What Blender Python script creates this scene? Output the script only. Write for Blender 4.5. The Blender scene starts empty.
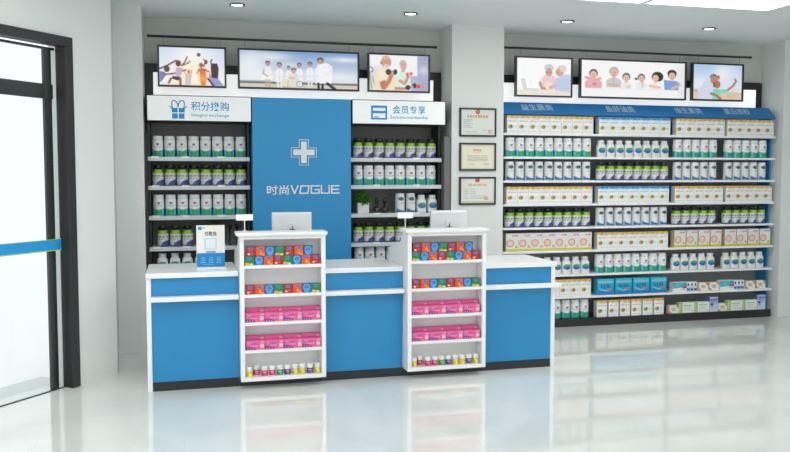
import bpy, bmesh, math, random
import numpy as np
from mathutils import Matrix, Vector
random.seed(4); np.random.seed(4)
C = bpy.context.scene.collection
PI = math.pi

# ------------------------------------------------------------ colour + materials
def S(r, g, b):
    f = lambda c: (c/255/12.92) if c/255 <= .04045 else ((c/255+.055)/1.055)**2.4
    return (f(r), f(g), f(b))
MATS = {}
def mat(name, col, rough=.5, metal=0, emit=0, spec=.5, noise=None):
    if name in MATS: return MATS[name]
    m = bpy.data.materials.new(name); m.use_nodes = True
    nt = m.node_tree; b = nt.nodes['Principled BSDF']
    b.inputs['Base Color'].default_value = (*col, 1); b.inputs['Roughness'].default_value = rough
    b.inputs['Metallic'].default_value = metal; b.inputs['Specular IOR Level'].default_value = spec
    if emit:
        b.inputs['Emission Color'].default_value = (*col, 1); b.inputs['Emission Strength'].default_value = emit
    if noise:
        scale, amt = noise
        tc = nt.nodes.new('ShaderNodeTexCoord'); n = nt.nodes.new('ShaderNodeTexNoise'); n.inputs['Scale'].default_value = scale
        n.inputs['Detail'].default_value = 6
        nt.links.new(tc.outputs['Object'], n.inputs['Vector'])
        mx = nt.nodes.new('ShaderNodeMixRGB'); mx.inputs[1].default_value = (*[c*(1-amt) for c in col], 1)
        mx.inputs[2].default_value = (*[min(1, c*(1+amt)) for c in col], 1)
        nt.links.new(n.outputs['Fac'], mx.inputs[0]); nt.links.new(mx.outputs[0], b.inputs['Base Color'])
    MATS[name] = m; return m
WALL = mat('wall_paint', S(228, 231, 228), .7, noise=(3, .015))
GREYW = mat('grey_wall_paint', S(206, 208, 202), .75, noise=(3, .02))
CEIL = mat('ceiling_paint', S(240, 247, 247), .8, noise=(2, .01))
WHITE = mat('white_laminate', S(243, 243, 243), .3)
SHELFG = mat('pale_grey_shelf', S(214, 219, 221), .35)
BLUE = mat('blue_laminate', S(40, 138, 194), .35, noise=(1.5, .02))
BLUE2 = mat('blue_header_panel', S(30, 118, 182), .4)
BLUEP = mat('blue_feature_panel', S(46, 150, 208), .45)
BLACK = mat('black_board', S(38, 38, 39), .45)
KICK = mat('black_kickboard', S(34, 35, 37), .3)
FRAME = mat('black_metal_frame', S(44, 44, 45), .35)
DGREY = mat('dark_grey_metal', S(112, 112, 110), .5, noise=(40, .05))
PGREY = mat('grey_back_panel', S(150, 155, 156), .55)
STEEL = mat('brushed_wire', S(120, 120, 120), .4, .6)
TEXTB = mat('blue_lettering', S(38, 148, 208), .5)
TEXTB2 = mat('pale_blue_lettering', S(96, 178, 220), .5)
TEXTW = mat('white_lettering', S(238, 242, 244), .4)
TEXTH = mat('pale_header_lettering', S(178, 208, 226), .4)
TEXTD = mat('dark_lettering', S(40, 42, 48), .5)
LIGHTBOX = mat('sign_face', S(240, 242, 241), .5, emit=.22)
GLOWBOX = mat('white_light_box', S(250, 250, 250), .5, emit=.7)
CASE = mat('monitor_casing', S(222, 224, 225), .4)
SCREENB = mat('dark_screen', S(15, 16, 18), .15)
LAMP = mat('lamp_lens', (1, .985, .95), .5, emit=9)
PANEL = mat('ceiling_light_diffuser', (1, 1, 1), .5, emit=5.3)
POT = mat('white_ceramic', S(225, 225, 224), .3)
SOIL = mat('soil', S(50, 38, 28), .9)
LEAF = mat('green_leaf', S(62, 128, 36), .5, noise=(60, .35))
GLOSSB = mat('glossy_black', S(14, 14, 14), .15)
SMOKE = mat('smoky_jar', S(52, 46, 44), .12)
CAPW = mat('white_cap', S(238, 240, 241), .4)
CAPB = mat('dark_cap', S(26, 30, 28), .3)
TAG = mat('cream_tag', S(245, 246, 228), .5)

def attr_mat(name, emit):
    m = bpy.data.materials.new(name); m.use_nodes = True; nt = m.node_tree
    b = nt.nodes['Principled BSDF']; a = nt.nodes.new('ShaderNodeAttribute'); a.attribute_name = 'Col'
    if emit:
        b.inputs['Base Color'].default_value = (.02, .02, .02, 1); b.inputs['Roughness'].default_value = .35
        nt.links.new(a.outputs['Color'], b.inputs['Emission Color']); b.inputs['Emission Strength'].default_value = emit
    else:
        nt.links.new(a.outputs['Color'], b.inputs['Base Color']); b.inputs['Roughness'].default_value = .38
    return m
PRINT = attr_mat('printed_packaging', 0)
SCREEN = attr_mat('backlit_picture', .95)

def floor_mat():
    m = bpy.data.materials.new('polished_tile'); m.use_nodes = True; nt = m.node_tree; b = nt.nodes['Principled BSDF']
    tc = nt.nodes.new('ShaderNodeTexCoord')
    n = nt.nodes.new('ShaderNodeTexNoise'); n.inputs['Scale'].default_value = .9; n.inputs['Detail'].default_value = 9; n.inputs['Distortion'].default_value = 1.6
    r = nt.nodes.new('ShaderNodeValToRGB'); e = r.color_ramp.elements
    e[0].position = .36; e[0].color = (*S(214, 217, 213), 1); e[1].position = .6; e[1].color = (*S(226, 228, 224), 1)
    br = nt.nodes.new('ShaderNodeTexBrick'); br.offset = 0; br.inputs['Scale'].default_value = 1
    br.inputs['Brick Width'].default_value = .8; br.inputs['Row Height'].default_value = .8; br.inputs['Mortar Size'].default_value = .0018
    br.inputs['Mortar'].default_value = (*S(214, 216, 210), 1)
    nt.links.new(tc.outputs['Object'], n.inputs['Vector']); nt.links.new(tc.outputs['Object'], br.inputs['Vector'])
    nt.links.new(n.outputs['Fac'], r.inputs['Fac'])
    nt.links.new(r.outputs['Color'], br.inputs['Color1']); nt.links.new(r.outputs['Color'], br.inputs['Color2'])
    nt.links.new(br.outputs['Color'], b.inputs['Base Color'])
    b.inputs['Roughness'].default_value = .055; b.inputs['IOR'].default_value = 1.85
    return m
FLOOR = floor_mat()
def glass_mat():
    m = bpy.data.materials.new('clear_glass'); m.use_nodes = True; nt = m.node_tree; nt.nodes.clear()
    o = nt.nodes.new('ShaderNodeOutputMaterial'); t = nt.nodes.new('ShaderNodeBsdfTransparent'); g = nt.nodes.new('ShaderNodeBsdfGlossy')
    t.inputs[0].default_value = (.96, .985, .98, 1); g.inputs['Roughness'].default_value = .02
    lw = nt.nodes.new('ShaderNodeLayerWeight'); pw = nt.nodes.new('ShaderNodeMath'); pw.operation = 'POWER'; pw.inputs[1].default_value = 5
    f = nt.nodes.new('ShaderNodeMath'); f.operation = 'MULTIPLY_ADD'; f.inputs[1].default_value = .7; f.inputs[2].default_value = .03; mx = nt.nodes.new('ShaderNodeMixShader')
    nt.links.new(lw.outputs['Facing'], pw.inputs[0]); nt.links.new(pw.outputs[0], f.inputs[0])
    nt.links.new(f.outputs[0], mx.inputs[0]); nt.links.new(t.outputs[0], mx.inputs[1]); nt.links.new(g.outputs[0], mx.inputs[2])
    nt.links.new(mx.outputs[0], o.inputs[0]); return m
GLASS = glass_mat()

# ------------------------------------------------------------ mesh helpers
def bx(bm, x0, x1, y0, y1, z0, z1, M=None):
    vs = [bm.verts.new(Vector(p)) for p in ((x0,y0,z0),(x1,y0,z0),(x1,y1,z0),(x0,y1,z0),(x0,y0,z1),(x1,y0,z1),(x1,y1,z1),(x0,y1,z1))]
    if M is not None:
        for v in vs: v.co = M @ v.co
    for f in ((0,3,2,1),(4,5,6,7),(0,1,5,4),(1,2,6,5),(2,3,7,6),(3,0,4,7)): bm.faces.new([vs[i] for i in f])
def prism(bm, pts, a0, a1, axis='x'):
    """closed outline extruded along an axis: x -> pts are (y,z); z -> (x,y); y -> (x,z)"""
    mk = {'x': lambda p, a: (a, p[0], p[1]), 'z': lambda p, a: (p[0], p[1], a), 'y': lambda p, a: (p[0], a, p[1])}[axis]
    A = [bm.verts.new(mk(p, a0)) for p in pts]; B = [bm.verts.new(mk(p, a1)) for p in pts]; n = len(pts)
    bm.faces.new(A); bm.faces.new(B[::-1])
    for i in range(n): bm.faces.new([A[i], B[i], B[(i+1) % n], A[(i+1) % n]])
def cyl(bm, p0, p1, r0, r1=None, seg=16):
    r1 = r0 if r1 is None else r1; p0 = Vector(p0); p1 = Vector(p1); d = (p1-p0).normalized()
    a = d.orthogonal().normalized(); b = d.cross(a)
    A = [bm.verts.new(p0+(a*math.cos(t)+b*math.sin(t))*r0) for t in [2*PI*i/seg for i in range(seg)]]
    B = [bm.verts.new(p1+(a*math.cos(t)+b*math.sin(t))*r1) for t in [2*PI*i/seg for i in range(seg)]]
    bm.faces.new(A[::-1]); bm.faces.new(B)
    for i in range(seg): bm.faces.new([A[i], A[(i+1) % seg], B[(i+1) % seg], B[i]])
def lathe(bm, prof, seg=20, x=0, y=0):
    rings = [[bm.verts.new((x+r*math.cos(2*PI*i/seg), y+r*math.sin(2*PI*i/seg), z)) for i in range(seg)] for r, z in prof]
    bm.faces.new(rings[0][::-1]); bm.faces.new(rings[-1])
    for A, B in zip(rings, rings[1:]):
        for i in range(seg): bm.faces.new([A[i], A[(i+1) % seg], B[(i+1) % seg], B[i]])
def obj(name, bm, m, parent=None, loc=None, bevel=0, smooth=False, noncol=False):
    bmesh.ops.recalc_face_normals(bm, faces=bm.faces[:])
    me = bpy.data.meshes.new(name); bm.to_mesh(me); bm.free()
    me.materials.append(m); o = bpy.data.objects.new(name, me); C.objects.link(o)
    if smooth:
        me.polygons.foreach_set('use_smooth', [len(p.vertices) == 4 for p in me.polygons])
    if parent is not None: o.parent = parent
    if loc: o.location = loc
    if bevel:
        b = o.modifiers.new('edge', 'BEVEL'); b.width = bevel; b.segments = 2; b.limit_method = 'ANGLE'
    return o
def box(name, x0, x1, y0, y1, z0, z1, m, parent=None, bevel=0, M=None):
    """box in world coordinates; the object's own origin sits at its parent's"""
    bm = bmesh.new(); bx(bm, x0, x1, y0, y1, z0, z1, M)
    if parent is not None: bmesh.ops.translate(bm, vec=-Vector(parent.location), verts=bm.verts[:])
    return obj(name, bm, m, parent, bevel=bevel)
def tag(o, label, cat, group=None):
    o['label'] = label; o['category'] = cat
    if group: o['group'] = group
    return o
def thing(name, label, cat, loc=(0, 0, 0), group=None):
    o = bpy.data.objects.new(name, None); o.empty_display_size = .05; C.objects.link(o); o.location = loc
    return tag(o, label, cat, group)
def struct(o): o['kind'] = 'structure'; return o
def text(s, name, m, parent, x0, x1, z0, z1, y, thick=.002, offset=0, tilt=0, pivot=None):
    """lettering fitted into the box x0..x1, z0..z1 on a plane facing -Y (tilted about X by tilt)"""
    cu = bpy.data.curves.new('t', 'FONT'); cu.body = s; cu.size = 1; cu.extrude = .01; cu.offset = offset; cu.resolution_u = 4
    t = bpy.data.objects.new('t', cu); C.objects.link(t); bpy.context.view_layer.update()
    me = bpy.data.meshes.new_from_object(t.evaluated_get(bpy.context.evaluated_depsgraph_get()))
    bpy.data.objects.remove(t)
    xs = [v.co.x for v in me.vertices]; ys = [v.co.y for v in me.vertices]
    ax, bx_, ay, by = min(xs), max(xs), min(ys), max(ys)
    px, py, pz = parent.location if parent is not None else (0, 0, 0)
    for v in me.vertices:
        u = (v.co.x-ax)/(bx_-ax); w = (v.co.y-ay)/(by-ay); d = -thick if v.co.z > 0 else 0
        X = x0+u*(x1-x0); Z = z0+w*(z1-z0); Y = y+d
        if tilt:
            Yp, Zp = pivot; dz = Z-z0
            Y = Yp+dz*math.sin(tilt)+d*math.cos(tilt); Z = Zp+dz*math.cos(tilt)-d*math.sin(tilt)
        v.co = (X-px, Y-py, Z-pz)
    me.name = name; me.materials.clear(); me.materials.append(m)
    o = bpy.data.objects.new(name, me); C.objects.link(o); o.parent = parent
    return o

# ------------------------------------------------------------ printed pictures (vector drawing onto a colour grid)
class Pic:
    def __init__(s, w, h, nx, ny, bg, ox=0, oy=0):
        s.w, s.h, s.nx, s.ny, s.ox, s.oy = w, h, nx, ny, ox, oy
        s.X, s.Y = np.meshgrid(ox+np.linspace(0, w, nx), oy+np.linspace(0, h, ny))
        s.px = w/(nx-1); s.a = np.zeros((ny, nx, 3)); s.a[:] = S(*bg)
    def mix(s, sd, c, al=1, soft=1):
        k = np.clip(.5-sd/(s.px*soft), 0, 1)[..., None]*al; s.a = s.a*(1-k)+np.array(S(*c))*k; return s
    def rect(s, x0, y0, x1, y1, c, al=1, soft=1):
        return s.mix(np.maximum(abs(s.X-(x0+x1)/2)-(x1-x0)/2, abs(s.Y-(y0+y1)/2)-(y1-y0)/2), c, al, soft)
    def ell(s, cx, cy, rx, ry, c, al=1, soft=1):
        return s.mix((np.hypot((s.X-cx)/rx, (s.Y-cy)/ry)-1)*min(rx, ry), c, al, soft)
    def ring(s, cx, cy, r, t, c): return s.mix(abs(np.hypot(s.X-cx, s.Y-cy)-r)-t, c)
    def glow(s, cx, cy, r, c, al=1, ky=1):
        k = np.exp(-((s.X-cx)**2+((s.Y-cy)/ky)**2)/(r*r))[..., None]*al; s.a = s.a*(1-k)+np.array(S(*c))*k; return s
    def grad(s, c0, c1, y0=None, y1=None):
        y0 = s.oy if y0 is None else y0; y1 = s.oy+s.h if y1 is None else y1
        k = np.clip((s.Y-y0)/(y1-y0), 0, 1)[..., None]; m = ((s.Y >= y0) & (s.Y <= y1))[..., None]
        s.a = np.where(m, np.array(S(*c0))*(1-k)+np.array(S(*c1))*k, s.a); return s
    def poly(s, pts, c, al=1, soft=1):
        sd = np.full(s.X.shape, 1e9); inside = np.zeros(s.X.shape, bool); n = len(pts)
        for i in range(n):
            (x0, y0), (x1, y1) = pts[i], pts[(i+1) % n]; dx, dy = x1-x0, y1-y0
            t = np.clip(((s.X-x0)*dx+(s.Y-y0)*dy)/(dx*dx+dy*dy+1e-9), 0, 1)
            sd = np.minimum(sd, np.hypot(s.X-x0-t*dx, s.Y-y0-t*dy))
            if dy: inside ^= ((y0 > s.Y) != (y1 > s.Y)) & (s.X < dx*(s.Y-y0)/dy+x0)
        return s.mix(np.where(inside, -sd, sd), c, al, soft)
    def line(s, pts, w, c, al=1):
        sd = np.full(s.X.shape, 1e9)
        for (x0, y0), (x1, y1) in zip(pts, pts[1:]):
            dx, dy = x1-x0, y1-y0; t = np.clip(((s.X-x0)*dx+(s.Y-y0)*dy)/(dx*dx+dy*dy+1e-9), 0, 1)
            sd = np.minimum(sd, np.hypot(s.X-x0-t*dx, s.Y-y0-t*dy))
        return s.mix(sd-w/2, c, al)
    def scribble(s, x0, x1, y, w, c, al=.6, step=None):
        """a line of print too small to read"""
        step = step or (x1-x0)/9; x = x0
        while x < x1-step*.3:
            l = step*random.uniform(.55, .85); s.rect(x, y-w/2, min(x+l, x1), y+w/2, c, al); x += step
        return s
def col_mesh(name, V, F, cols, m, smooth=False):
    me = bpy.data.meshes.new(name); me.from_pydata(V, [], F); me.materials.append(m)
    at = me.color_attributes.new('Col', 'FLOAT_COLOR', 'POINT')
    at.data.foreach_set('color', np.concatenate([np.asarray(cols, float).reshape(-1, 3), np.ones((len(V), 1))], 1).ravel())
    if smooth: me.polygons.foreach_set('use_smooth', [True]*len(me.polygons))
    me.update(); return me
def link(name, me, parent=None, loc=(0, 0, 0)):
    o = bpy.data.objects.new(name, me); C.objects.link(o); o.location = loc
    if parent is not None: o.parent = parent
    return o
def pic_sheet(name, pic, x0, x1, z0, z1, y, m, parent, thick=.002):
    """picture sheet facing -Y with real thickness"""
    px, py, pz = parent.location; nx, ny = pic.nx, pic.ny
    V = [(x0+(x1-x0)*i/(nx-1)-px, y-py, z1-(z1-z0)*j/(ny-1)-pz) for j in range(ny) for i in range(nx)]
    F = [(j*nx+i, (j+1)*nx+i, (j+1)*nx+i+1, j*nx+i+1) for j in range(ny-1) for i in range(nx-1)]
    cols = list(pic.a.reshape(-1, 3)); n = len(V)
    V += [(a-px, b-py, c-pz) for b in (y, y+thick) for a, c in ((x0, z0), (x1, z0), (x1, z1), (x0, z1))]; cols += [(.8, .8, .8)]*8
    F += [(n+4, n+7, n+6, n+5)]+[(n+i, n+4+i, n+4+(i+1) % 4, n+(i+1) % 4) for i in range(4)]
    return link(name, col_mesh(name, V, F, cols, m), parent)
def carton_mesh(name, w, h, d, pic, side, top=None):
    nx, ny = pic.nx, pic.ny
    V = [(-w/2+w*i/(nx-1), -d/2, h-h*j/(ny-1)) for j in range(ny) for i in range(nx)]
    F = [(j*nx+i, (j+1)*nx+i, (j+1)*nx+i+1, j*nx+i+1) for j in range(ny-1) for i in range(nx-1)]
    cols = list(pic.a.reshape(-1, 3))
    def quad(ps, c):
        n = len(V); V.extend(ps); F.append((n, n+1, n+2, n+3)); cols.extend([c]*4)
    a, b = w/2, d/2
    quad([(-a,b,0),(-a,-b,0),(-a,-b,h),(-a,b,h)][::-1], side); quad([(a,-b,0),(a,b,0),(a,b,h),(a,-b,h)], side)
    quad([(a,b,0),(-a,b,0),(-a,b,h),(a,b,h)], side); quad([(-a,-b,h),(a,-b,h),(a,b,h),(-a,b,h)], top or side)
    quad([(-a,b,0),(a,b,0),(a,-b,0),(-a,-b,0)], side)
    return col_mesh(name, V, F, cols, PRINT)
def bottle_mesh(name, prof, pic, seg=32, rows=26, sx=1, sy=1, n=2, m=None):
    """turned body; the picture wraps once round, its middle facing -Y"""
    zs = [p[1] for p in prof]; zt = zs[-1]
    levels = sorted(set([round(z, 5) for z in zs]+[round(zt*i/rows, 5) for i in range(rows+1)]))
    V, cols = [], []
    for z in levels:
        r = np.interp(z, zs, [p[0] for p in prof])
        for i in range(seg):
            t = 2*PI*i/seg; c, s_ = math.sin(t), -math.cos(t)
            k = (abs(c)**n+abs(s_)**n)**(-1/n)
            V.append((r*sx*c*k, r*sy*s_*k, z))
            u = (((t/(2*PI))+.5) % 1)
            ii = u*(pic.nx-1); jj = (1-z/zt)*(pic.ny-1)
            i0 = int(min(ii, pic.nx-2)); j0 = int(min(jj, pic.ny-2)); fi, fj = ii-i0, jj-j0
            A = pic.a
            cols.append((A[j0,i0]*(1-fi)+A[j0,i0+1]*fi)*(1-fj)+(A[j0+1,i0]*(1-fi)+A[j0+1,i0+1]*fi)*fj)
    F = []; L = len(levels)
    for j in range(L-1):
        for i in range(seg): F.append((j*seg+i, j*seg+(i+1) % seg, (j+1)*seg+(i+1) % seg, (j+1)*seg+i))
    V += [(0, 0, 0), (0, 0, zt)]; cols += [cols[0], cols[-2]]
    for i in range(seg):
        F.append((len(V)-2, (i+1) % seg, i)); F.append((len(V)-1, (L-1)*seg+i, (L-1)*seg+(i+1) % seg))
    return col_mesh(name, V, F, cols, m or PRINT, True)

# ============================================================ SETTING
H = 2.875
W0 = Vector((-.476, 6.477, 0)); D = Vector((.62, .785, 0)).normalized(); N = Vector((-D.y, D.x, 0))   # door wall: D along it, N outwards
MW = Matrix(((D.x, N.x, 0, W0.x), (D.y, N.y, 0, W0.y), (0, 0, 1, 0), (0, 0, 0, 1)))
def wp(s, o=0): p = W0+D*s+N*o; return (p.x, p.y)
plan = [(-.70, 7.86), (9.2, 7.86), (9.2, -2.2), wp(-10.9, .2), wp(.0, .2)]
bm = bmesh.new(); prism(bm, plan, -.12, 0, 'z'); struct(obj('floor', bm, FLOOR))
bm = bmesh.new(); prism(bm, plan, H, H+.15, 'z'); struct(obj('ceiling', bm, CEIL))
struct(box('wall_back', -.7, 6.05, 7.66, 7.86, 0, H, GREYW))
struct(box('wall_right', 6.05, 9.2, 7.30, 7.86, 0, H, WALL))
struct(box('wall_far_right', 9.0, 9.2, -2.2, 7.30, 0, H, WALL))
struct(box('wall_pillar_left', -.72, -.287, 7.18, 7.66, 0, H, WALL))
struct(box('wall_pillar_centre', 2.442, 2.955, 7.30, 7.66, 0, H, WALL))
bm = bmesh.new(); prism(bm, [(W0.x, W0.y), (-.512, 7.18), (-.72, 7.18), wp(0, .2)], 0, H, 'z'); struct(obj('wall_corner', bm, WALL))
bm = bmesh.new()
bx(bm, -.402, 0, 0, .2, 0, H, MW); bx(bm, -3.1, -.402, 0, .2, 2.44, H, MW); bx(bm, -10.9, -3.1, 0, .2, 0, H, MW)
struct(obj('wall_left', bm, WALL))
# pavement and porch outside
bm = bmesh.new(); bx(bm, -22, 6, .2, 16, -.16, -.12, MW)
struct(obj('ground', bm, mat('pavement', S(252, 253, 253), .8, noise=(2, .03))))
bm = bmesh.new(); bx(bm, -3.2, -.3, .2, .46, -.115, -.004, MW)
struct(obj('trim_1', bm, mat('door_sill', S(214, 219, 218), .5)))
# sliding glass door: jambs and head, fixed pane with blue band, stile and transom behind
dr = thing('door_1', 'x', 'x', tuple(W0)); del dr['label'], dr['category']; dr['kind'] = 'structure'; dr.rotation_euler.z = math.atan2(D.y, D.x)
def lb(name, s0, s1, o0, o1, z0, z1, m, par=None, bevel=0):
    bm = bmesh.new(); bx(bm, s0, s1, o0, o1, z0, z1); return obj(name, bm, m, par or dr, bevel=bevel)
lb('door_jamb', -.475, -.403, -.031, .062, 0, 2.372, FRAME, bevel=.003)
lb('door_jamb', -3.09, -3.01, -.031, .062, 0, 2.372, FRAME, bevel=.003)
lb('door_head', -3.09, -.403, -.031, .062, 2.372, 2.438, FRAME, bevel=.003)
lb('door_track', -3.01, -.476, .045, .06, .0, .006, FRAME)
lb('glass_pane', -3.005, -.478, .050, .056, .007, 2.355, GLASS)
lb('top_rail', -3.005, -.478, .064, .085, 2.346, 2.362, FRAME)
for s in (-.572, -1.75, -2.99): lb('door_stile', s, s+.062, .064, .085, .001, 2.345, FRAME)
lb('transom', -3.005, -.478, .0855, .11, 2.015, 2.115, FRAME)
bd = lb('blue_band', -3.005, -.478, .0465, .0495, .978, 1.047, mat('blue_band_film', S(30, 150, 216), .4))
lb('green_edge', -3.005, -.478, .0455, .0495, .970, .9775, mat('lime_edge', S(160, 205, 40), .5), bd)
lb('green_edge', -3.005, -.478, .0455, .0495, 1.0475, 1.052, MATS['lime_edge'], bd)

# ============================================================ CEILING LIGHTS
def panel_light(x0, y1, label, w=1.145, d=1.145):
    t = thing('ceiling_panel_light', label, 'ceiling light', (x0+w/2, y1-d/2, H-.032), 'large square ceiling light panels')
    box('diffuser', x0+.012, x0+w-.012, y1-d+.012, y1-.012, H-.026, H-.012, PANEL, t)
    bm = bmesh.new()
    for a in ((x0, x0+w, y1-.01, y1), (x0, x0+w, y1-d, y1-d+.01), (x0, x0+.01, y1-d+.01, y1-.01), (x0+w-.01, x0+w, y1-d+.01, y1-.01)):
        bx(bm, *a, H-.03, H-.001)
    bmesh.ops.translate(bm, vec=-t.location, verts=bm.verts[:]); obj('frame', bm, WHITE, t)
panel_light(3.578, 5.92, 'large bright square ceiling light panel, right one in the top right corner')
panel_light(2.40, 5.92, 'large bright square ceiling light panel, left of its twin at top edge')
for x, y in ((-2.0, 3.2), (-.4, 3.2), (-.9, 5.0), (2.4, 3.2), (-.4, .8), (2.4, .8)):  # out-of-view panels, added to brighten the room, mostly its left side
    panel_light(x, y, 'added unseen square ceiling light panel nearer the entrance')
for i, x in enumerate((.472, 1.935, 3.40, 4.865)):
    w = ('leftmost', 'second from left', 'third from left', 'rightmost')[i]
    t = thing('recessed_downlight', f'round recessed ceiling downlight with dark rim, {w} of the four', 'ceiling light', (x, 6.9, H-.012), 'row of round downlights')
    bm = bmesh.new(); lathe(bm, [(.047, .0115), (.047, .002), (.052, 0), (.062, .002), (.064, .0115)], 28); obj('rim', bm, DGREY, t, smooth=True)
    bm = bmesh.new(); lathe(bm, [(.045, .006), (.045, .0115)], 28); obj('lens', bm, LAMP, t)

# ============================================================ BACKING BOARDS, HANGING PICTURES
def backing(x0, x1, wx0, wx1, label, zb=1.95, zw=2.10):
    t = thing('backing_board', label, 'wall panel', ((x0+x1)/2, 7.64, 2.06))
    box('black_panel', x0, x1, 7.615, 7.655, zb, 2.47, BLACK, t)
    box('white_light_panel', wx0, wx1, 7.59, 7.614, zw, 2.39, GLOWBOX, t, bevel=.003)
backing(-.283, 2.438, -.213, 2.353, 'black wall board with white lit panel behind the left three hanging pictures')
backing(2.959, 6.03, 2.975, 5.94, 'black wall board with white lit panel behind the right three hanging pictures', 2.195, 2.196)
def rail(x0, x1, z, label):
    t = thing('hanging_rail', label, 'rail', ((x0+x1)/2, 7.42, z))
    bm = bmesh.new(); h = (x1-x0)/2; cyl(bm, (-h, 0, 0), (h, 0, 0), .011); obj('rod', bm, FRAME, t, smooth=True)
    for s in (-1, 1):
        bm = bmesh.new(); cyl(bm, (s*h, 0, 0), (s*(h+.018), 0, 0), .0125); obj('end_cap', bm, FRAME, t)
    for s in (-.55, .55):
        bm = bmesh.new(); cyl(bm, (s*h, .009, 0), (s*h, .236, 0), .004); cyl(bm, (s*h, .236, 0), (s*h, .2395, 0), .008); obj('wall_bracket', bm, GREYW, t)
rail(-.235, 2.315, 2.676, 'thin black rod holding the left three pictures below the ceiling')
rail(3.0, 5.72, 2.702, 'thin black rod holding the right three pictures below the ceiling')
def figure(p, x, y, hr, skin, hair, shirt, bw, bh, hairy=.7):
    """a small printed person in a picture: shoulders, neck, head with hair"""
    p.poly([(x-bw*.5, y+bh), (x-bw*.5, y+hr*2.0), (x-bw*.3, y+hr*1.35), (x+bw*.3, y+hr*1.35), (x+bw*.5, y+hr*2.0), (x+bw*.5, y+bh)], shirt)
    p.rect(x-hr*.4, y+hr*.7, x+hr*.4, y+hr*1.5, skin)
    p.ell(x, y-hr*.15, hr*1.02, hr*1.1, hair); p.ell(x, y+hr*.15, hr*.8, hr*.95, skin)
def picture_box(x0, x1, z0, z1, zr, pic, label, wires):
    t = thing('hanging_light_box', label, 'framed picture', ((x0+x1)/2, 7.42, z0), 'hanging backlit pictures')
    e = .016; bm = bmesh.new()
    for a in ((x0, x1, z0, z0+e), (x0, x1, z1-e, z1), (x0, x0+e, z0+e, z1-e), (x1-e, x1, z0+e, z1-e)): bx(bm, a[0], a[1], 7.40, 7.44, a[2], a[3])
    bmesh.ops.translate(bm, vec=-t.location, verts=bm.verts[:]); obj('frame', bm, FRAME, t)
    box('back_plate', x0+e, x1-e, 7.425, 7.438, z0+e, z1-e, FRAME, t)
    pic_sheet('picture', pic, x0+e, x1-e, z0+e, z1-e, 7.412, SCREEN, t, .01)
    for wx in wires:
        bm = bmesh.new(); cyl(bm, (wx-t.location.x, 0, z1-z0-.002), (wx-t.location.x, 0, zr-z0-.011), .0018, seg=6); obj('hanger_wire', bm, STEEL, t)
# picture 1: silhouettes playing ball against the sun
p = Pic(582, 345, 150, 90, (240, 244, 252), 38, 50); p.grad((205, 222, 248), (252, 248, 244)); p.glow(330, 150, 170, (255, 255, 255), .9); p.rect(38, 372, 622, 396, (226, 214, 200), .6, 6)
p.glow(345, 335, 150, (255, 226, 160), .8); p.glow(350, 320, 85, (255, 252, 235), 1)
p.line([(38, 250), (110, 215), (185, 170)], 15, (96, 52, 36)); p.ell(103, 248, 26, 30, (92, 48, 36)); p.poly([(38, 270), (85, 275), (95, 305), (60, 360), (38, 372)], (120, 118, 178))
p.line([(85, 300), (160, 290), (245, 262), (270, 255)], 15, (128, 70, 46))
p.ell(205, 195, 25, 30, (110, 56, 32)); p.poly([(185, 235), (245, 232), (232, 300), (195, 320), (175, 300)], (200, 176, 200)); p.line([(235, 215), (265, 180), (285, 135)], 13, (120, 64, 38)); p.line([(250, 210), (290, 190), (310, 172)], 11, (120, 64, 38))
p.poly([(150, 312), (225, 318), (235, 350), (190, 352), (148, 338)], (58, 32, 38)); p.line([(140, 335), (118, 375)], 20, (150, 82, 52)); p.line([(220, 340), (222, 392)], 22, (160, 84, 48))
p.ell(298, 270, 17, 20, (214, 150, 98)); p.poly([(270, 290), (325, 290), (312, 392), (262, 392)], (212, 196, 202)); p.line([(275, 300), (252, 262)], 8, (214, 160, 110)); p.line([(318, 300), (325, 255)], 8, (214, 160, 110))
p.poly([(385, 235), (450, 235), (455, 320), (448, 392), (405, 392), (398, 310)], (216, 116, 54)); p.ell(408, 205, 18, 22, (160, 84, 46)); p.line([(388, 240), (372, 285)], 12, (214, 120, 60)); p.line([(430, 215), (455, 165)], 14, (150, 76, 44)); p.ell(452, 175, 16, 22, (120, 66, 46)); p.line([(445, 160), (428, 148)], 8, (96, 70, 70))
p.glow(425, 330, 40, (255, 170, 66), .85)
p.line([(410, 235), (480, 262)], 14, (196, 96, 50)); p.line([(505, 210), (496, 170), (508, 150)], 12, (92, 46, 38))
p.poly([(495, 210), (510, 185), (555, 185), (568, 230), (560, 330), (500, 318)], (66, 28, 26)); p.poly([(480, 262), (505, 320), (560, 325), (612, 392), (500, 392), (478, 330)], (158, 150, 206)); p.line([(470, 330), (520, 392)], 18, (66, 36, 44))
p.ell(388, 110, 18, 17, (96, 50, 40)); p.line([(375, 104), (402, 116)], 3, (170, 120, 90))
P1 = p
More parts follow.
